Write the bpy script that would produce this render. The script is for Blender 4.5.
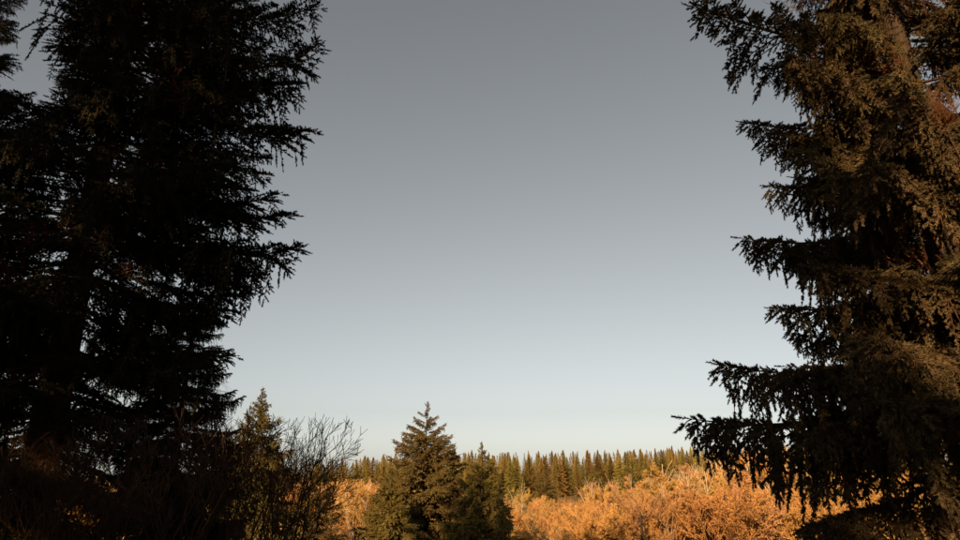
import bpy, math, random
import numpy as np
from mathutils import Vector, Matrix

R = math.radians
scene = bpy.context.scene
for o in list(bpy.data.objects):
    bpy.data.objects.remove(o, do_unlink=True)

# ------------------------------------------------------------------ camera
PITCH = R(18.0)
FPX = 630.0                      # focal length in pixels of a 960 px wide frame
CAM = Vector((0.0, 0.0, 3.0))
cd = bpy.data.cameras.new('camera')
cd.sensor_width = 36.0
cd.lens = FPX / 960.0 * 36.0
cd.clip_start = 0.05
cd.clip_end = 6000.0
cam = bpy.data.objects.new('camera', cd)
scene.collection.objects.link(cam)
cam.location = CAM
cam.rotation_euler = (R(90) + PITCH, 0, 0)
scene.camera = cam

# ------------------------------------------------------------------ sky and sun
SUN_AZ = 200.0                   # clockwise from +Y: low behind the camera, a little to its left
SUN_EL = 23.0
w = bpy.data.worlds.new('World')
scene.world = w
w.use_nodes = True
nt = w.node_tree
nt.nodes.clear()
sky = nt.nodes.new('ShaderNodeTexSky')
sky.sky_type = 'NISHITA'
sky.sun_disc = False
sky.sun_elevation = R(SUN_EL)
sky.sun_rotation = R(SUN_AZ)
sky.altitude = 100
sky.air_density = 1.0
sky.dust_density = 0.8
sky.ozone_density = 1.0
hs = nt.nodes.new('ShaderNodeHueSaturation')
hs.inputs['Saturation'].default_value = 0.25
mul = nt.nodes.new('ShaderNodeMix')
mul.data_type = 'RGBA'
mul.blend_type = 'MULTIPLY'
mul.inputs['Factor'].default_value = 1.0
mul.inputs['B'].default_value = (0.972, 0.978, 0.942, 1)
bg = nt.nodes.new('ShaderNodeBackground')
bg.inputs['Strength'].default_value = 0.051
wo = nt.nodes.new('ShaderNodeOutputWorld')
nt.links.new(sky.outputs['Color'], hs.inputs['Color'])
nt.links.new(hs.outputs['Color'], mul.inputs['A'])
nt.links.new(mul.outputs['Result'], bg.inputs['Color'])
nt.links.new(bg.outputs['Background'], wo.inputs['Surface'])

sl = bpy.data.lights.new('sun', 'SUN')
sl.energy = 5.0
sl.angle = R(0.5)
sl.color = (1.0, 0.68, 0.37)
sun = bpy.data.objects.new('sun', sl)
scene.collection.objects.link(sun)
to_sun = Vector((math.sin(R(SUN_AZ)) * math.cos(R(SUN_EL)), math.cos(R(SUN_AZ)) * math.cos(R(SUN_EL)), math.sin(R(SUN_EL))))
sun.rotation_euler = to_sun.to_track_quat('Z', 'Y').to_euler()
sun.location = to_sun * 60

vs = scene.view_settings
vs.view_transform = 'Standard'
vs.look = 'None'
vs.gamma = 1.0
vs.use_curve_mapping = False
vs.exposure = 0.95

# ------------------------------------------------------------------ helpers
def at(px, py, Y):
    """world point seen at photo pixel (960x540) on the plane y = Y"""
    u, v, f = px - 480.0, 270.0 - py, FPX
    fy = f * math.cos(PITCH) - v * math.sin(PITCH)
    fz = f * math.sin(PITCH) + v * math.cos(PITCH)
    return Vector((u / fy * Y, Y, CAM.z + fz / fy * Y))

def photo(p):
    """photo pixel (960x540) of a world point"""
    q = p - CAM
    f = q.y * math.cos(PITCH) + q.z * math.sin(PITCH)
    return 480 + FPX * q.x / f, 270 - FPX * (q.z * math.cos(PITCH) - q.y * math.sin(PITCH)) / f

def crown_gap(p):
    """the open strip of sky left between the two big left-hand crowns"""
    x, y = photo(p)
    return -60 < y < 86 and 30 - 0.28 * max(0, y) < x < 54 - 0.1 * max(0, y - 30)

def smooth(a, b, t):
    t = min(1.0, max(0.0, (t - a) / (b - a)))
    return t * t * (3 - 2 * t)

def ground_z(x, y):
    z = -5.2 * smooth(14, 48, y) + 3.4 * smooth(105, 210, y)
    z += 1.2 * smooth(20, 90, x) * smooth(40, 100, y)
    z += 0.25 * math.sin(x * 0.07 + 1.3) * math.sin(y * 0.06) * smooth(8, 30, abs(y) + abs(x))
    return z

def norm(a):
    return a / np.maximum(np.linalg.norm(a, axis=1, keepdims=True), 1e-9)

class Geo:
    """collects triangles with a material index per triangle"""
    def __init__(self):
        self.v, self.f, self.m, self.n = [], [], [], 0
    def add(self, v, f, mat):
        self.v.append(v); self.f.append(f + self.n)
        self.m.append(np.full(len(f), mat, dtype=np.int32)); self.n += len(v)
    def segs(self, s, mat, k=3):
        """s: list of (p0, p1, r0, r1) -> tapered k-sided prisms"""
        if not len(s): return
        a = np.array([(*q[0], *q[1], q[2], q[3]) for q in s], dtype=np.float64)
        p0, p1, r0, r1 = a[:, :3], a[:, 3:6], a[:, 6:7], a[:, 7:8]
        d = norm(p1 - p0)
        ref = np.where(np.abs(d[:, 2:3]) > 0.9, np.array([[1., 0, 0]]), np.array([[0, 0, 1.]]))
        u = norm(np.cross(d, ref)); w_ = np.cross(d, u)
        n = len(a)
        vv = np.zeros((n, 2 * k, 3))
        for i in range(k):
            c, s_ = math.cos(2 * math.pi * i / k), math.sin(2 * math.pi * i / k)
            o = u * c + w_ * s_
            vv[:, i] = p0 + o * r0
            vv[:, k + i] = p1 + o * r1
        fl = []
        for i in range(k):
            j = (i + 1) % k
            fl += [(i, j, k + j), (i, k + j, k + i)]
        ff = np.array(fl)[None] + (np.arange(n) * 2 * k)[:, None, None]
        self.add(vv.reshape(-1, 3), ff.reshape(-1, 3), mat)
    def needles(self, sh, mat, per, ln, wd, rng, ang=(0.7, 1.2), flat=0.0):
        """sh: list of (p0, dir, length): bottle-brush of narrow triangles round every shoot"""
        if not len(sh): return
        a = np.array([(*q[0], *q[1], q[2]) for q in sh], dtype=np.float64)
        a = np.repeat(a, per, axis=0); n = len(a)
        p, d, L = a[:, :3], norm(a[:, 3:6]), a[:, 6:7]
        ref = np.where(np.abs(d[:, 2:3]) > 0.9, np.array([[1., 0, 0]]), np.array([[0, 0, 1.]]))
        u = norm(np.cross(d, ref)); w_ = np.cross(d, u)
        th = rng.uniform(0, 2 * math.pi, (n, 1))
        o = u * np.cos(th) + w_ * np.sin(th) * (1 - flat)
        t = rng.uniform(0.0, 1.0, (n, 1))
        an = rng.uniform(ang[0], ang[1], (n, 1)) * (1 - 0.45 * t)
        nd = norm(d * np.cos(an) + o * np.sin(an))
        l = ln * rng.uniform(0.7, 1.25, (n, 1)) * (1.0 - 0.25 * t)
        b = p + d * L * t
        side = norm(np.cross(nd, rng.normal(size=(n, 3)))) * wd * 0.5
        vv = np.stack([b - side, b + side, b + nd * l], axis=1)
        ff = np.arange(n * 3).reshape(-1, 3)
        self.add(vv.reshape(-1, 3), ff, mat)
    def mesh(self, name, mats, smooth_=False):
        v = np.concatenate(self.v); f = np.concatenate(self.f); m = np.concatenate(self.m)
        me = bpy.data.meshes.new(name)
        me.vertices.add(len(v)); me.vertices.foreach_set('co', v.astype(np.float32).ravel())
        me.loops.add(len(f) * 3); me.loops.foreach_set('vertex_index', f.astype(np.int32).ravel())
        me.polygons.add(len(f)); me.polygons.foreach_set('loop_start', np.arange(0, len(f) * 3, 3, dtype=np.int32))
        for q in mats: me.materials.append(q)
        me.polygons.foreach_set('material_index', m)
        if smooth_: me.polygons.foreach_set('use_smooth', np.ones(len(f), dtype=bool))
        me.update(calc_edges=True)
        return me

def link(name, me, parent=None, loc=(0, 0, 0), rot=None, scale=None):
    o = bpy.data.objects.new(name, me)
    scene.collection.objects.link(o)
    o.parent = parent
    o.location = loc
    if rot is not None: o.rotation_euler = rot
    if scale is not None: o.scale = scale if hasattr(scale, '__len__') else (scale,) * 3
    return o

def thing(name, label, cat, loc, group=None, rz=0.0, scale=1.0):
    o = link(name, None, None, loc, (0, 0, rz), scale)
    o.empty_display_size = 0.2
    o['label'] = label; o['category'] = cat
    if group: o['group'] = group
    return o

# ------------------------------------------------------------------ materials
def mat(name, c1, c2, scale=3.0, rough=0.8, spec=0.15, jitter=0.0, hue=0.0, bump=0.0, stretch=(1, 1, 1), transl=0.0):
    m = bpy.data.materials.new(name); m.use_nodes = True
    t = m.node_tree; b = t.nodes['Principled BSDF']
    b.inputs['Roughness'].default_value = rough
    b.inputs['Specular IOR Level'].default_value = spec
    tc = t.nodes.new('ShaderNodeTexCoord')
    mp = t.nodes.new('ShaderNodeMapping'); mp.inputs['Scale'].default_value = stretch
    nz = t.nodes.new('ShaderNodeTexNoise'); nz.inputs['Scale'].default_value = scale; nz.inputs['Detail'].default_value = 5
    rp = t.nodes.new('ShaderNodeValToRGB')
    rp.color_ramp.elements[0].position = 0.32; rp.color_ramp.elements[1].position = 0.68
    rp.color_ramp.elements[0].color = (*c1, 1); rp.color_ramp.elements[1].color = (*c2, 1)
    t.links.new(tc.outputs['Object'], mp.inputs['Vector'])
    t.links.new(mp.outputs['Vector'], nz.inputs['Vector'])
    t.links.new(nz.outputs['Fac'], rp.inputs['Fac'])
    col = rp.outputs['Color']
    if jitter or hue:
        oi = t.nodes.new('ShaderNodeObjectInfo')
        h = t.nodes.new('ShaderNodeHueSaturation')
        a = t.nodes.new('ShaderNodeMapRange'); a.inputs['To Min'].default_value = 1 - jitter; a.inputs['To Max'].default_value = 1 + jitter
        t.links.new(oi.outputs['Random'], a.inputs['Value'])
        t.links.new(a.outputs['Result'], h.inputs['Value'])
        k = t.nodes.new('ShaderNodeMath'); k.operation = 'MULTIPLY'; k.inputs[1].default_value = 7.31
        fr = t.nodes.new('ShaderNodeMath'); fr.operation = 'FRACT'
        a2 = t.nodes.new('ShaderNodeMapRange'); a2.inputs['To Min'].default_value = 0.5 - hue; a2.inputs['To Max'].default_value = 0.5 + hue
        t.links.new(oi.outputs['Random'], k.inputs[0]); t.links.new(k.outputs[0], fr.inputs[0])
        t.links.new(fr.outputs[0], a2.inputs['Value']); t.links.new(a2.outputs['Result'], h.inputs['Hue'])
        t.links.new(col, h.inputs['Color']); col = h.outputs['Color']
    t.links.new(col, b.inputs['Base Color'])
    if bump:
        bp = t.nodes.new('ShaderNodeBump'); bp.inputs['Strength'].default_value = bump; bp.inputs['Distance'].default_value = 0.04
        t.links.new(nz.outputs['Fac'], bp.inputs['Height']); t.links.new(bp.outputs['Normal'], b.inputs['Normal'])
    return m

M = {
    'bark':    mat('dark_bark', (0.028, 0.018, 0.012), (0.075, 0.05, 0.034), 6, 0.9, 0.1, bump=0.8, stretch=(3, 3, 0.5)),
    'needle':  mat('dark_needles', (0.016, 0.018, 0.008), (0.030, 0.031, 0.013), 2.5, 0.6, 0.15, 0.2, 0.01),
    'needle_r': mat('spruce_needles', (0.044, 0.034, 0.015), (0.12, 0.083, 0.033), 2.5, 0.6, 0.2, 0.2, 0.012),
    'twig':    mat('brown_twig', (0.045, 0.024, 0.013), (0.085, 0.042, 0.022), 5, 0.9, 0.1, 0.2),
    'dead':    mat('dead_red_twig', (0.11, 0.045, 0.02), (0.22, 0.092, 0.038), 5, 0.9, 0.1, 0.2),
    'fir':     mat('fir_needles', (0.10, 0.074, 0.023), (0.175, 0.122, 0.04), 1.2, 0.7, 0.15, 0.18, 0.012),
    'cedar':   mat('olive_cedar_foliage', (0.115, 0.092, 0.022), (0.185, 0.142, 0.035), 1.2, 0.7, 0.15, 0.18, 0.012),
    'forest':  mat('forest_needles', (0.15, 0.109, 0.027), (0.28, 0.195, 0.05), 0.5, 0.8, 0.1, 0.35, 0.028),
    'orange':  mat('orange_twigs', (0.31, 0.15, 0.047), (0.49, 0.255, 0.082), 0.7, 0.8, 0.1, 0.2, 0.012),
    'tan':     mat('tan_twigs', (0.25, 0.135, 0.06), (0.42, 0.25, 0.12), 0.7, 0.8, 0.1, 0.25, 0.015),
    'gold':    mat('golden_twigs', (0.30, 0.18, 0.045), (0.46, 0.29, 0.08), 0.7, 0.8, 0.1, 0.25, 0.015),
    'bud':     mat('pale_orange_buds', (0.44, 0.25, 0.085), (0.60, 0.37, 0.13), 0.9, 0.8, 0.1, 0.15, 0.01),
    'pale':    mat('pale_alder_bark', (0.33, 0.25, 0.17), (0.55, 0.44, 0.31), 3, 0.8, 0.1, 0.1),
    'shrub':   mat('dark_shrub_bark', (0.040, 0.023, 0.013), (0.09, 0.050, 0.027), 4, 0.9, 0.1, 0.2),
    'post':    mat('weathered_post', (0.03, 0.022, 0.016), (0.07, 0.05, 0.035), 8, 0.9, 0.1, stretch=(4, 4, 0.6)),
    'ground':  mat('dry_grass_ground', (0.10, 0.07, 0.032), (0.20, 0.13, 0.055), 0.35, 0.95, 0.05, bump=0.6),
}

# ------------------------------------------------------------------ ground
def build_ground():
    xs = np.concatenate([np.linspace(-2500, -220, 14), np.linspace(-200, 240, 111), np.linspace(260, 2500, 14)])
    ys = np.concatenate([np.linspace(-2500, -120, 12), np.linspace(-100, 320, 106), np.linspace(340, 3500, 16)])
    v = [(x, y, ground_z(x, y)) for y in ys for x in xs]
    nx = len(xs)
    f = []
    for j in range(len(ys) - 1):
        for i in range(nx - 1):
            a = j * nx + i
            f += [(a, a + 1, a + nx + 1), (a, a + nx + 1, a + nx)]
    g = Geo(); g.add(np.array(v), np.array(f), 0)
    o = link('ground', g.mesh('ground', [M['ground']], True))
    o['kind'] = 'structure'
build_ground()

# ------------------------------------------------------------------ conifer boughs
def bough_mesh(name, seed, L, needle_mat, hang=0.5, step2=0.13, l2=0.34, shoot=0.13, shoot_step=0.06, per=44,
               nlen=0.024, nwid=0.0055, sag=0.06, sweep=0.9, bare=0.22, core=0.006, twig='twig', lift=0.0):
    """bough lying along +X from (0,0,0) to (L,0,0): stem, side branches, hanging sprays, shoots with needles"""
    rd = random.Random(seed); rng = np.random.default_rng(seed)
    segs, shoots = [], []
    wob = [rd.uniform(-1, 1) for _ in range(4)]
    def main(s):
        y = L * 0.03 * (wob[0] * math.sin(math.pi * s) + wob[1] * math.sin(2 * math.pi * s))
        z = -L * sag * math.sin(math.pi * s) * (0.6 + 0.8 * s) + L * 0.012 * wob[2] * math.sin(3 * math.pi * s)
        return Vector((s * L, y, z))
    N = 26
    pts = [main(i / N) for i in range(N + 1)]
    for i in range(N):
        ra = 0.042 * (L / 4) * (1 - i / N) ** 0.8 + 0.004
        rb = 0.042 * (L / 4) * (1 - (i + 1) / N) ** 0.8 + 0.004
        segs.append((pts[i], pts[i + 1], ra, rb))
    def add_shoot(p, d, l):
        d = d.normalized()
        shoots.append((p, d, l))
        segs.append((p, p + d * l, core, core * 0.5))
    def spray(p, d, length, droop, depth):
        """a branchlet with shoots on both sides, bending down by droop"""
        n = max(2, int(length / shoot_step))
        q = p.copy(); dd = d.normalized()
        plane = Vector((0, 0, 1)).cross(dd)
        if plane.length < 0.2: plane = Vector((rd.uniform(-1, 1), rd.uniform(-1, 1), 0.1))
        plane.normalize()
        for i in range(n):
            t = i / n
            dd = (dd + Vector((rd.uniform(-.06, .06), rd.uniform(-.06, .06), -droop * shoot_step / max(length, .1) + rd.uniform(-.04, .04)))).normalized()
            q2 = q + dd * shoot_step
            segs.append((q, q2, 0.010 * (1 - t) * (length / 0.8) ** 0.5 + core * 0.7, 0.010 * (1 - t - 1 / n) * (length / 0.8) ** 0.5 + core * 0.7))
            q = q2
            if rd.random() < 0.12: continue
            sg = 1 if i % 2 else -1
            sl_ = shoot * rd.uniform(0.6, 1.3) * (1.15 - 0.5 * t)
            add_shoot(q, dd * 0.75 + plane * sg * 0.75 + Vector((0, 0, rd.uniform(-.35, .2) + lift)), sl_)
            if depth == 0 and rd.random() < 0.55:
                add_shoot(q, dd * 0.8 - plane * sg * 0.6 + Vector((0, 0, rd.uniform(-.3, .35))), sl_ * 0.9)
            # hanging tertiary
            if depth == 0 and rd.random() < hang * 0.34 and t > 0.1:
                hl = length * rd.uniform(0.3, 0.75) * (0.5 + hang)
                hd = Vector((dd.x * 0.35 + rd.uniform(-.15, .15), dd.y * 0.35 + rd.uniform(-.15, .15), -1.0))
                spray(q, hd, hl, 0.4, 1)
        add_shoot(q, dd, shoot * 1.2)
    s = bare
    k = rd.randint(0, 1)
    while s < 0.985:
        p = main(s)
        tan = (main(min(1, s + .02)) - main(s - .02)).normalized()
        prof = ((1 - s) ** 0.75) * smooth(bare - 0.1, bare + 0.22, s) + 0.05
        sg = 1 if k % 2 else -1
        ang = sweep * rd.uniform(0.8, 1.15) * (1 - 0.25 * s)
        ln = L * l2 * prof * rd.uniform(0.65, 1.2)
        d = tan * math.cos(ang) + Vector((0, sg, 0)) * math.sin(ang) + Vector((0, 0, rd.uniform(-.28, .12) + lift))
        if ln > shoot:
            spray(p, d, ln, 0.35 + hang * 0.5, 0)
        else:
            add_shoot(p, d, shoot * rd.uniform(.8, 1.2))
        if rd.random() < hang * 0.75:
            hl = L * 0.17 * rd.uniform(0.35, 1.1) * (0.35 + prof) * (0.5 + hang)
            spray(p, Vector((rd.uniform(0, .4), rd.uniform(-.25, .25), -1)), hl, 0.3, 1)
        for _ in range(2):
            if rd.random() < 0.75:
                add_shoot(p, tan + Vector((0, rd.uniform(-.7, .7), rd.uniform(.35, .9))), shoot * rd.uniform(.6, 1.0))
        s += step2 / L * rd.uniform(0.7, 1.3)
        k += 1
    add_shoot(main(0.985), main(1.0) - main(0.96), shoot * 1.5)
    g = Geo()
    g.segs(segs, 0)
    if per: g.needles(shoots, 1, per, nlen, nwid, rng)
    return g.mesh(name, [M[twig], M[needle_mat]])

def dead_bough_mesh(name, seed, L):
    rd = random.Random(seed); segs = []
    def go(p, d, l, r, depth):
        n = 5
        for i in range(n):
            d = (d + Vector((rd.uniform(-.15, .15), rd.uniform(-.15, .15), rd.uniform(-.2, .08)))).normalized()
            q = p + d * l / n
            segs.append((p, q, r * (1 - i / n * .7), r * (1 - (i + 1) / n * .7)))
            p = q
            if depth < 3:
                for _ in range(2 if depth else 3):
                    if rd.random() < 0.85:
                        go(p, d * 0.8 + Vector((rd.uniform(-.7, .7), rd.uniform(-.7, .7), rd.uniform(-.9, .25))), l * rd.uniform(.28, .5), r * .5, depth + 1)
    go(Vector((0, 0, 0)), Vector((1, 0, -0.1)), L, 0.018, 0)
    g = Geo(); g.segs(segs, 0)
    return g.mesh(name, [M['dead']])

def chord_matrix(root, tip, roll):
    x = (tip - root).normalized()
    y = Vector((0, 0, 1)).cross(x).normalized()
    z = x.cross(y)
    m = Matrix((x, y, z)).transposed()
    return (m @ Matrix.Rotation(roll, 3, 'X')).to_euler()

def trunk_mesh(name, h, r, seed, m='bark', sides=14, lean=0.0):
    rd = random.Random(seed); g = Geo(); n = 22
    rings = []
    for i in range(n + 1):
        t = i / n
        rr = r * (1 - t) ** 0.85 + 0.012 + r * 0.45 * math.exp(-t * h / 0.5)
        cx, cy = 0.05 * r * math.sin(5 * t + seed), 0.05 * r * math.cos(4 * t + seed)
        rings.append([(cx + rr * (1 + .06 * math.sin(3 * a + 2 * t)) * math.cos(a), cy + rr * (1 + .06 * math.sin(3 * a + 2 * t)) * math.sin(a), t * h - 0.25 * (i == 0))
                      for a in [2 * math.pi * q / sides for q in range(sides)]])
    v = np.array(rings).reshape(-1, 3); f = []
    for i in range(n):
        for j in range(sides):
            a, b = i * sides + j, i * sides + (j + 1) % sides
            f += [(a, b, b + sides), (a, b + sides, a + sides)]
    g.add(v, np.array(f), 0)
    return g.mesh(name, [M[m]], True)

def conifer(name, label, x, y, h, r, boughs, count, lmax, seed, group=None, z0=0.6, low=-0.35, high=0.35, dead=None, ndead=0,
            prof=None, trunk=None, skip=None, keys=(), fluff=1.5, jit=(0.72, 1.1), thin=0.0, azf=None, clear=None):
    rd = random.Random(seed)
    base = Vector((x, y, ground_z(x, y)))
    t = thing(name, label, 'tree', base, group)
    link('trunk', trunk or trunk_mesh('trunk', h, r, seed), t)
    prof = prof or (lambda u: (1 - u) ** 0.75)
    az = rd.uniform(0, 6.28)
    for i in range(count):
        u = (i + rd.uniform(-.4, .4)) / count
        u = min(.995, max(0, u)) ** 0.9
        zz = z0 + (h - z0 - 0.1) * u
        az += 2.39996 + rd.uniform(-.35, .35)
        ln = max(0.28, lmax * prof(u) * rd.uniform(*jit))
        if azf: ln *= azf(az % (2 * math.pi), zz)
        el = low + (high - low) * u + rd.uniform(-.12, .12)
        if thin and rd.random() < thin * smooth(.45, .9, u): continue
        if skip and skip(az % (2 * math.pi), zz): continue
        d = Vector((math.cos(az) * math.cos(el), math.sin(az) * math.cos(el), math.sin(el)))
        root = Vector((0, 0, zz))
        while clear and ln > .5 and any(clear(base + root + d * ln * f) for f in (.55, .7, .85, 1.0, 1.06)): ln *= .85
        me, L = boughs[rd.choice((1, 3, 5)) if clear and zz > 8 and math.cos(az) < .1 else rd.randrange(len(boughs))]
        s = ln / L
        wide = s * min(fluff, max(1.0, (1.0 / max(s, .3)) ** 0.5))
        link('bough', me, t, root, chord_matrix(root, root + d, rd.uniform(-.25, .25)), (s, wide, wide))
    if thin:                                              # leader shoot
        me, L = boughs[0]; s = min(1.6, h * .09) / L
        link('bough', me, t, (0, 0, h - s * L), (0, -math.pi / 2 + .04, az), (s, s * .8, s * .8))
    for tip, rise, vi in keys:
        tl = tip - base
        hd = math.hypot(tl.x, tl.y)
        root = Vector((0, 0, tl.z + rise))
        me, L = boughs[vi % len(boughs)]
        s = (tl - root).length / L
        link('bough', me, t, root, chord_matrix(root, tl, rd.uniform(-.3, .3)), (s, s * 1.12, s * 1.1))
    for i in range(ndead):
        zz = z0 + (h * 0.62) * rd.random()
        a = rd.uniform(0, 6.28); el = rd.uniform(-.5, .1)
        d = Vector((math.cos(a) * math.cos(el), math.sin(a) * math.cos(el), math.sin(el)))
        me = dead[rd.randrange(len(dead))]
        root = Vector((0, 0, zz))
        if clear and zz > 8.5 and math.cos(a) < 0.1: continue
        link('dead_branch', me, t, root, chord_matrix(root, root + d, rd.uniform(-3, 3)), min(1.2, lmax / 4.2) * rd.uniform(0.5, 0.85))
    return t

spruce_b = [(bough_mesh('spruce_bough', 10 + i, 4.0, 'needle_r', hang=[.85, .55, .9, .45, .7, .6][i], step2=0.085, shoot=0.14,
                        shoot_step=0.065, per=44, nlen=0.054, nwid=0.018, sag=[.07, .03, .09, .05, .02, .06][i], l2=0.38, core=.008), 4.0) for i in range(6)]
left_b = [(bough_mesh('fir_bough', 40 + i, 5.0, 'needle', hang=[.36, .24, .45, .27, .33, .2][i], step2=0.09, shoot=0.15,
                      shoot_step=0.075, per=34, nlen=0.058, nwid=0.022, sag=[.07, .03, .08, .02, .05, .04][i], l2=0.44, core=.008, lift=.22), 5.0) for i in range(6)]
dead_b = [dead_bough_mesh('dead_branch', 70 + i, 2.2) for i in range(4)]

# right-hand spruce: big, close, its boughs reaching in from the right edge
YR = 11.0
XR = 0.79 * YR
def rk(px, py, dy, rise, vi): return (at(px, py, YR + dy), rise, vi)
right_keys = [
    rk(690, 6, -0.3, -1.0, 1), rk(742, 122, 0.2, 0.1, 3), rk(766, 186, -0.2, 0.35, 4), rk(739, 238, 0.1, 0.5, 0),
    rk(772, 308, -0.4, 0.7, 3), rk(716, 364, 0.2, 0.75, 2), rk(684, 418, 0.0, 0.9, 0), rk(812, 436, -1.2, 0.9, 4),
    rk(800, 532, -0.8, 1.25, 1), rk(830, 330, 0.8, 0.7, 5), rk(760, 70, 0.6, -0.3, 5),
    rk(790, 150, -1.0, 0.1, 1), rk(806, 265, -1.4, 0.3, 5), rk(870, 160, -2.6, 0.3, 3),
    rk(790, 55, -1.6, -0.2, 4), rk(866, 330, -2.8, 0.6, 0), rk(890, 400, -2.8, 0.8, 5), rk(905, 90, -2.9, 0.1, 2),
]
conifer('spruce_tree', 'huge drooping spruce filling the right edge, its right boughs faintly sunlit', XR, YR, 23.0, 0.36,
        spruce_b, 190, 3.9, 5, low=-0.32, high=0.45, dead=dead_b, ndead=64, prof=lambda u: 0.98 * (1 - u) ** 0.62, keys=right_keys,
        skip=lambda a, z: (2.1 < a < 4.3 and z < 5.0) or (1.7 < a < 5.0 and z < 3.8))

# left-hand group
YL = 15.0
XL = -0.668 * YL
def lk(px, py, dy, rise, vi): return (at(px, py, YL + dy), rise, vi)
left_keys = [lk(318, 6, 0.3, -0.6, 0), lk(320, 44, -0.4, -0.2, 2), lk(312, 130, 0.0, 0.6, 1), lk(268, 175, 0.5, 0.6, 3),
             lk(290, 214, -0.3, 0.6, 5), lk(302, 246, 0.2, 1.0, 2), lk(236, 312, 0.0, 1.0, 4), lk(234, 356, 0.4, 1.3, 0),
             lk(300, 84, 0.8, 0.0, 4), lk(215, 395, 0.0, 1.2, 3)]
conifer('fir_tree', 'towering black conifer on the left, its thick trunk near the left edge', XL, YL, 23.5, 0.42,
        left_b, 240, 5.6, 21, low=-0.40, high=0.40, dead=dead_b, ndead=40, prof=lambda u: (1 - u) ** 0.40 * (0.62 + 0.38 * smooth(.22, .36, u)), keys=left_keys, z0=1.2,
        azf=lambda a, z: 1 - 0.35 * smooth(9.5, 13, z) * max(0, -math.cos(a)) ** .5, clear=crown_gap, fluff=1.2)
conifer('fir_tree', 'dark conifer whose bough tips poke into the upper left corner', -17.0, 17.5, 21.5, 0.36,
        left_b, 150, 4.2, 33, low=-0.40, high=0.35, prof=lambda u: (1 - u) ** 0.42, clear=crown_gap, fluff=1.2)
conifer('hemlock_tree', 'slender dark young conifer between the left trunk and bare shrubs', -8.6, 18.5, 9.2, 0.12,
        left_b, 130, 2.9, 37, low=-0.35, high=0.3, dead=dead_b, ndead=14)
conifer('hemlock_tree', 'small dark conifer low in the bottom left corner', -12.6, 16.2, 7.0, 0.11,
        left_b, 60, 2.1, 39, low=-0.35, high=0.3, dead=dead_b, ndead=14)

# unseen conifers, added to keep sun and sky light off the near trees
for i, (x, y, h, lm, n) in enumerate([(-26.5, -14, 36, 5.0, 200), (-21.8, -12, 36, 5.2, 200), (-17.2, -14, 37, 5.4, 200), (-12.6, -12, 36, 5.4, 200),
                                      (-7.6, -13, 35, 5.4, 230), (-9.6, -19, 36, 5.2, 210), (-14.6, -18, 37, 5.2, 210), (-24, -18, 38, 5.2, 200), (-4.6, -14, 36, 4.0, 230), (1.6, -14.5, 15, 3.6, 120),
                                      (9.5, -11, 24, 4.8, 170), (12.5, -7, 23, 4.8, 170), (16.5, -1, 22, 4.6, 160), (18.0, 7, 22, 4.6, 160), (-21, 2, 24, 4.8, 160)]):
    conifer('fir_tree', 'unseen tall conifer added outside the view to shade the near trees', x, y, h, 0.4, left_b, n, lm, 80 + i,
            group='unseen conifers added for shade', prof=lambda u: (1 - u) ** 0.40)

# ------------------------------------------------------------------ bare shrubs and alders
def bare_meshes(seed, h, spread, stems, depth=4, r=0.03, twig_r=0.004, upright=0.25, kids=(4, 6), lenk=(0.42, 0.66), start=0.3, limit=14000):
    rd = random.Random(seed); big, fine = [], []
    def go(p, d, l, r_, dep):
        n = 6 if dep == 0 else (4 if dep < 3 else 2)
        nk = rd.randint(*kids)
        at_ = sorted(rd.uniform(start if dep == 0 else 0.15, 1.0) for _ in range(nk))
        path = [p]; dd = d.normalized()
        for i in range(n):
            dd = (dd + Vector((rd.uniform(-.16, .16), rd.uniform(-.16, .16), upright * 0.35 + rd.uniform(-.05, .08)))).normalized()
            q = p + dd * l / n
            a, b = max(twig_r, r_ * (1 - .75 * i / n)), max(twig_r, r_ * (1 - .75 * (i + 1) / n))
            (big if dep < 2 else fine).append((p, q, a, b))
            p = q; path.append(p)
        if dep >= depth or len(fine) > limit: return
        for s in at_:
            i = min(n - 1, int(s * n)); f = s * n - i
            q = path[i].lerp(path[i + 1], f)
            tan = (path[i + 1] - path[i]).normalized()
            a = rd.uniform(0, 6.28)
            side = tan.orthogonal().normalized(); side.rotate(Matrix.Rotation(a, 3, tan))
            go(q, tan * rd.uniform(.6, 1.0) + side * rd.uniform(.45, .95) + Vector((0, 0, upright)), l * rd.uniform(*lenk) * (1.15 - .5 * s), max(twig_r, r_ * .5 * (1.1 - .6 * s)), dep + 1)
    for i in range(stems):
        a = 2 * math.pi * (i + rd.uniform(-.3, .3)) / max(1, stems)
        t = spread * rd.uniform(.5, 1.1) if stems > 1 else 0.05
        go(Vector((math.cos(a) * .12, math.sin(a) * .12, -.1)) if stems > 1 else Vector((0, 0, -.1)), Vector((math.cos(a) * t, math.sin(a) * t, 1)), h * rd.uniform(.65, .95), r, 0)
    return big, fine

def make_bare(kind, seed, stem_mat, twig_mat, fleck=0, **kw):
    big, fine = bare_meshes(seed, **kw)
    top = max(q[1][2] for q in big + fine)
    k = 1.0 / top                                         # meshes are one unit tall, scaled where they stand
    sc = lambda l: [(q[0] * k, q[1] * k, q[2] * k, q[3] * k) for q in l]
    big, fine = sc(big), sc(fine)
    g = Geo(); g.segs(big, 0, 5); a = g.mesh(kind + '_stems', [M[stem_mat]])
    g = Geo(); g.segs(fine, 0, 3)
    if fleck:
        rng = np.random.default_rng(seed)
        sh = [(q[0], q[1] - q[0], (q[1] - q[0]).length) for q in fine]
        g.needles(sh, 0, fleck, 0.09 * k, 0.045 * k, rng, ang=(.3, 1.4))
        g.needles(sh, 1, 2, 0.09 * k, 0.045 * k, rng, ang=(.3, 1.4))
    b = g.mesh(kind + '_twigs', [M[twig_mat], M['bud']])
    return a, b

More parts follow.
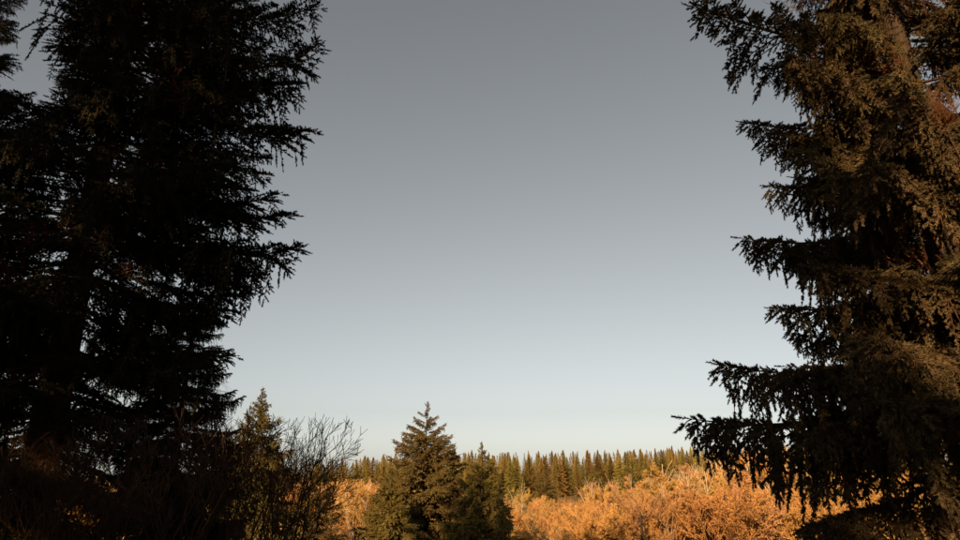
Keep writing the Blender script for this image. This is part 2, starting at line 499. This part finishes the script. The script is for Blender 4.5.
def place_bare(name, label, cat, meshes, x, y, rz, s, group=None):
    t = thing(name, label, cat, (x, y, ground_z(x, y)), group, rz, s)
    link('stems', meshes[0], t)
    link('twigs', meshes[1], t)
    return t

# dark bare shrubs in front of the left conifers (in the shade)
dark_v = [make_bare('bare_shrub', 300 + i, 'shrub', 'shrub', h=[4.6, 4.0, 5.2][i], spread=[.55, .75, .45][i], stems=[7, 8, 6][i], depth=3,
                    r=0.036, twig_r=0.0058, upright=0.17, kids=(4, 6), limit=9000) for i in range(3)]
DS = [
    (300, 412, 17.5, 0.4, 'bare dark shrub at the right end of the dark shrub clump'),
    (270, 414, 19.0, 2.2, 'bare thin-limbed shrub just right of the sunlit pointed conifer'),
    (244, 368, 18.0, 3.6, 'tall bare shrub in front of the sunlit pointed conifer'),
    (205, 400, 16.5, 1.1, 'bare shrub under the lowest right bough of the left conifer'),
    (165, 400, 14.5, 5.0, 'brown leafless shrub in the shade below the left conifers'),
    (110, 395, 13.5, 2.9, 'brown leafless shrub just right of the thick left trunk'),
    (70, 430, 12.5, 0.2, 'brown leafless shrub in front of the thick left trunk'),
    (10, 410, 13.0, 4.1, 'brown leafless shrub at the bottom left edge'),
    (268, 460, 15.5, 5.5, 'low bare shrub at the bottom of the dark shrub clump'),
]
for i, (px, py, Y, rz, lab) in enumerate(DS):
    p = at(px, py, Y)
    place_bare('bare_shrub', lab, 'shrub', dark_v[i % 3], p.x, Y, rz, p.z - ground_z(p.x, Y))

# ------------------------------------------------------------------ sunlit middle distance
mid_b = [(bough_mesh('fir_bough', 120 + i, 3.6, 'fir', hang=.25, step2=0.15, shoot=0.26, shoot_step=0.13, per=18, nlen=0.11, nwid=0.055,
                     sag=[.05, -.02, .07, .02][i], l2=0.40, core=.014, bare=.14), 3.6) for i in range(4)]
ced_b = [(bough_mesh('cedar_bough', 140 + i, 3.0, 'cedar', hang=.5, step2=0.15, shoot=0.24, shoot_step=0.12, per=18, nlen=0.12, nwid=0.06,
                     sag=[-.03, -.06, .04][i], l2=0.40, core=.014, bare=.14), 3.0) for i in range(3)]

def mid(name, label, px, py, Y, lm, count, bs, seed, low=-.25, high=.75, prof=None):
    p = at(px, py, Y)
    conifer(name, label, p.x, Y, p.z - ground_z(p.x, Y), 0.2, bs, count, lm, seed, low=low, high=high, prof=prof or (lambda u: min((1 - u) ** 0.64, 1.7 * (1 - u))), fluff=1.12, jit=(0.7, 1.06), thin=.45)

mid('fir_tree', 'tall pointed brown-green fir standing alone against the sky in the centre', 427, 402, 62, 6.9, 190, mid_b, 223, high=.62, prof=lambda u: min((1 - u) ** 0.62, 1.5 * (1 - u)))
mid('fir_tree', 'shorter fir just right of the tall central fir', 482, 442, 58, 4.3, 140, ced_b, 202)
mid('cedar_tree', 'bushy olive conifer at the lower left foot of the central fir', 392, 468, 55, 3.4, 110, ced_b, 203, prof=lambda u: (1 - u) ** 0.6)
mid('fir_tree', 'sunlit pointed conifer behind the bare dark shrubs on the left', 263, 388, 50, 5.0, 190, ced_b, 204)
mid('fir_tree', 'small dim conifer between the bare shrubs and the orange slope', 322, 460, 52, 3.2, 100, mid_b, 205)
mid('cedar_tree', 'yellow-olive conifer below the lowest boughs of the right spruce', 818, 466, 80, 4.8, 110, ced_b, 206, prof=lambda u: (1 - u) ** 0.6)
mid('cedar_tree', 'yellow-olive conifer half hidden behind the right spruce', 866, 460, 86, 5.2, 110, ced_b, 207, prof=lambda u: (1 - u) ** 0.6)
mid('fir_tree', 'low fir right of the central pair, above the orange thicket', 545, 468, 150, 4.2, 90, mid_b, 208)
mid('cedar_tree', 'yellowish conifer rising from the orange thicket near its middle', 632, 460, 150, 5.6, 90, ced_b, 209, prof=lambda u: (1 - u) ** 0.6)
mid('cedar_tree', 'small yellowish conifer left of the larger one in the thicket', 594, 470, 150, 4.6, 80, ced_b, 210, prof=lambda u: (1 - u) ** 0.6)

# orange leafless thicket
org_v = [make_bare('orange_bush', 400 + i, 'pale' if i in (1, 4, 6) else 'orange', ['orange', 'orange', 'tan', 'orange', 'gold', 'tan', 'orange'][i], fleck=2,
                   h=[4.4, 4.8, 4.0, 4.6, 5.0, 4.4, 5.2][i], spread=[.8, .5, .95, .65, .4, .7, .35][i],
                   stems=[8, 5, 9, 7, 4, 7, 4][i], depth=3, r=0.035, twig_r=0.013, upright=0.08, kids=(5, 7), start=.12, lenk=(.4, .62), limit=4500) for i in range(7)]
ald_v = [make_bare('alder', 420 + i, 'pale', ['orange', 'gold', 'orange', 'tan'][i], fleck=2, h=8.2, spread=.2, stems=[1, 2, 3, 2][i], depth=4, r=0.085, twig_r=0.016, upright=.14,
                   kids=(8, 11), start=.16, lenk=(.3, .5), limit=7500) for i in range(4)]
rd = random.Random(77)
def zone(px):
    for lim, txt in [(385, 'left of the tall central fir'), (500, 'beside the two central firs'), (575, 'just right of the shorter fir'),
                     (640, 'left of the dark snag'), (700, 'right of the dark snag'), (810, 'in line with the orange mound')]:
        if px < lim: return txt
    return 'behind the hanging spruce boughs'
def thicket_top(px):
    return 479 + 15 * smooth(385, 480, px) - 11 * smooth(580, 650, px) - 19 * smooth(660, 705, px)
rows = [(74, 3.2), (79, 3.3), (84, 3.5), (91, 3.8), (99, 4.4), (108, 4.0), (118, 4.2), (130, 4.6), (143, 5.0), (157, 5.4)]
for Y, sp in rows:
    x0, x1 = at(330, 475, Y).x, at(900, 475, Y).x
    x = x0
    while x < x1:
        xx, yy = x + rd.uniform(-.8, .8), Y + rd.uniform(-2.5, 2.5)
        px = 480 + xx / yy * 662
        x += sp
        if 368 < px < 470 and yy < 84: continue
        s = rd.uniform(.62, 1.04) * max(1.2, at(px, thicket_top(px), yy).z - ground_z(xx, yy))
        if s > 9: s = 9 * rd.uniform(.8, 1.0)
        dep = 'near edge' if Y < 82 else ('middle' if Y < 112 else 'far edge')
        place_bare('orange_bush', 'leafless orange bush at the %s of the thicket, %s' % (dep, zone(px)), 'bush', org_v[rd.randrange(7)], xx, yy, rd.uniform(0, 6.28), s,
                   'orange bushes at the %s, %s' % (dep, zone(px)))
for i in range(26):                                        # left of the view, glimpsed through the dark trees
    Y = rd.uniform(74, 100); px = rd.uniform(-10, 330)
    place_bare('orange_bush', 'leafless orange bush glimpsed through the dark left trees', 'bush', org_v[rd.randrange(7)], at(px, 475, Y).x, Y,
               rd.uniform(0, 6.28), rd.uniform(5.5, 8.0), 'orange bushes behind the left trees')
for i in range(46):                                        # the mound of taller alders right of centre
    px = rd.gauss(744, 40); Y = rd.uniform(78, 108)
    top = 439 + abs(px - 742) * 0.30 + rd.uniform(-4, 12)
    p = at(px, top, Y); h = p.z - ground_z(p.x, Y)
    sd = 'left flank' if px < 716 else ('top' if px < 772 else 'right flank')
    place_bare('alder_tree', 'tall leafless orange alder on the %s of the orange mound' % sd, 'tree', ald_v[rd.randrange(4)], p.x, Y, rd.uniform(0, 6.28), h,
               'alders on the %s of the mound' % sd)
for px, py, Y, lab in [(348, 474, 96, 'leafless orange alder at the left end of the slope'), (358, 477, 88, 'leafless orange alder on the slope left of the central fir'),
                       (370, 480, 98, 'leafless orange alder touching the left side of the central fir'), (338, 482, 84, 'leafless orange alder behind the right end of the bare shrubs'),
                       (520, 478, 118, 'pinkish leafless alder right of the two firs'), (612, 474, 118, 'pale-stemmed alder above the middle of the thicket'),
                       (655, 476, 112, 'pale-stemmed alder at the left foot of the orange mound'), (680, 486, 100, 'leafless orange alder at the near left of the mound')]:
    p = at(px, py, Y)
    place_bare('alder_tree', lab, 'tree', ald_v[rd.randrange(4)], p.x, Y, rd.uniform(0, 6.28), p.z - ground_z(p.x, Y))

for i in range(15):
    px = 585 + i * 7.2 + rd.uniform(-4, 4); Y = rd.uniform(120, 160)
    p = at(px, 480 - 10 * smooth(610, 670, px) + rd.uniform(-5, 8), Y)
    place_bare('alder_tree', 'golden leafless alder at the foot of the far forest, %s' % zone(px), 'tree', ald_v[rd.choice((1, 1, 0, 3))], p.x, Y, rd.uniform(0, 6.28), p.z - ground_z(p.x, Y),
               'golden alders below the forest, %s' % zone(px))

# dark snag post standing in the thicket
def snag():
    p = at(640, 513, 71.0)
    base = Vector((p.x, 71.0, ground_z(p.x, 71.0)))
    g = Geo(); n = 10; h = p.z - base.z; sd = 8; rings = []
    for i in range(n + 1):
        t = i / n; r_ = 0.13 - 0.04 * t
        rings.append([(0.05 * math.sin(3 * t) + r_ * math.cos(a) * (1 + .12 * math.sin(2 * a + 3 * t)), 0.03 * t + r_ * math.sin(a), t * h + (0.12 * math.sin(a) if i == n else 0) - .2 * (i == 0))
                      for a in [2 * math.pi * q / sd for q in range(sd)]])
    v = np.array(rings).reshape(-1, 3); f = []
    for i in range(n):
        for j in range(sd):
            a, b = i * sd + j, i * sd + (j + 1) % sd
            f += [(a, b, b + sd), (a, b + sd, a + sd)]
    top = n * sd
    f += [(top, top + j, top + j + 1) for j in range(1, sd - 1)]
    g.add(v, np.array(f), 0)
    t = thing('dead_snag', 'short dark dead trunk standing upright in the orange thicket', 'snag', base)
    link('trunk', g.mesh('snag', [M['post']], True), t)
    g = Geo(); g.segs([((0.05, 0, h * .72), (0.4, .05, h * .82), .025, .012), ((0.02, 0, h * .55), (-.32, .03, h * .66), .022, .01)], 0, 5)
    link('branch_stub', g.mesh('branch_stub', [M['post']]), t)
snag()

# ------------------------------------------------------------------ forest on the ridge
def forest_crown(name, seed, h, w_, n=230):
    rd = random.Random(seed); rng = np.random.default_rng(seed)
    segs, shoots = [], []
    az = 0
    for i in range(n):
        u = ((i + rd.random()) / n) ** 0.85
        zz = h * (0.05 + 0.93 * u)
        az += 2.4 + rd.uniform(-.3, .3)
        ln = max(.12, w_ * min((1 - u) ** .62, 1.5 * (1 - u)) * rd.uniform(.55, 1.15))
        el = -.3 + .8 * u + rd.uniform(-.15, .15)
        d = Vector((math.cos(az) * math.cos(el), math.sin(az) * math.cos(el), math.sin(el)))
        p = Vector((0, 0, zz))
        segs.append((p, p + d * ln, .035, .01))
        side = Vector((-d.y, d.x, 0)).normalized()
        for k in range(max(1, int(ln / .24))):
            t = .2 + .75 * rd.random()
            sg = rd.choice((-1, 1))
            q = p + d * ln * t
            shoots.append((q, d * .8 + side * sg * rd.uniform(.2, .9) + Vector((0, 0, rd.uniform(-.5, .2))), ln * (.12 + .2 * (1 - t))))
        shoots.append((p + d * ln * .75, d, ln * .3))
    for k in range(5):
        shoots.append((Vector((0, 0, h * (.93 + .014 * k))), Vector((rd.uniform(-.2, .2), rd.uniform(-.2, .2), 1)), .3))
    segs.append((Vector((0, 0, h * .9)), Vector((0, 0, h)), .05, .01))
    g = Geo(); g.segs(segs, 0)
    g.needles(shoots, 1, 9, .26, .13, rng)
    return g.mesh(name, [M['twig'], M['forest']])

for_v = [(forest_crown('forest_crown', 500 + i, 14.0, [2.9, 2.3, 3.3, 2.6][i]), trunk_mesh('forest_trunk', 14.2, .17, 510 + i, sides=6)) for i in range(4)]
rd = random.Random(99)
def forest_top(px): return 453 + 7 * smooth(440, 330, px) - 5 * smooth(560, 700, px)
for Y, sp in [(176, 3.1), (184, 3.0), (193, 2.9), (204, 2.9)]:
    x = at(320, 475, Y).x
    while x < at(920, 475, Y).x:
        xx, yy = x + rd.uniform(-1.2, 1.2), Y + rd.uniform(-4, 4)
        x += sp
        px = 480 + xx / yy * 662
        top = forest_top(px) + rd.uniform(-3.5, 3.5) + (4 if Y < 190 else 0)
        h = max(6.0, at(px, top, yy).z - ground_z(xx, yy))
        s = h / 14.1
        wd = s * (rd.uniform(.7, 1.25) if rd.random() < .8 else rd.uniform(1.3, 1.7))
        cr, tr = for_v[rd.randrange(4)]
        dep = 'front' if Y < 190 else 'skyline'
        t = thing('forest_conifer', 'olive-brown conifer in the %s rows of the far forest, %s' % (dep, zone(px)), 'tree', (xx, yy, ground_z(xx, yy)),
                  'far forest %s conifers, %s' % (dep, zone(px)), rd.uniform(0, 6.28))
        t.scale = (wd, wd * rd.uniform(.85, 1.15), s)
        t.rotation_euler = (R(rd.gauss(0, 1.4)), R(rd.gauss(0, 1.4)), rd.uniform(0, 6.28))
        link('trunk', tr, t); link('crown', cr, t)

# the wood goes on behind the rows one can tell apart: one mass
def far_wood():
    srcs = []
    for i in range(3):
        cr = forest_crown('wood_crown', 530 + i, 14.0, 2.2 + .2 * i, 75)
        v = np.zeros(len(cr.vertices) * 3, dtype=np.float32); cr.vertices.foreach_get('co', v)
        f = np.zeros(len(cr.loops), dtype=np.int32); cr.loops.foreach_get('vertex_index', f)
        srcs.append((v.reshape(-1, 3).astype(float), f.reshape(-1, 3)))
    g = Geo()
    for Y, sp in [(211, 2.3), (218, 2.4), (226, 2.8)]:
        x = at(280, 475, Y).x
        while x < at(990, 475, Y).x:
            xx, yy = x + rd.uniform(-1.4, 1.4), Y + rd.uniform(-4, 4); x += sp
            px = 480 + xx / yy * 662
            z0 = ground_z(xx, yy); s = max(6, at(px, forest_top(px) + rd.uniform(-2, 5), yy).z - z0) / 14.1
            v, f = srcs[rd.randrange(3)]
            a = rd.uniform(0, 6.28); c, sn = math.cos(a), math.sin(a); wd = s * rd.uniform(.9, 1.4)
            q = np.stack([(v[:, 0] * c - v[:, 1] * sn) * wd + xx, (v[:, 0] * sn + v[:, 1] * c) * wd + yy, v[:, 2] * s + z0], axis=1)
            g.add(q, f, 0)
    o = link('far_wood', g.mesh('far_wood', [M['forest']]))
    o['kind'] = 'stuff'; o['label'] = 'dense dark wood behind the ridge forest rows'; o['category'] = 'forest'
far_wood()
print('tris', sum(len(m.polygons) for m in bpy.data.meshes))
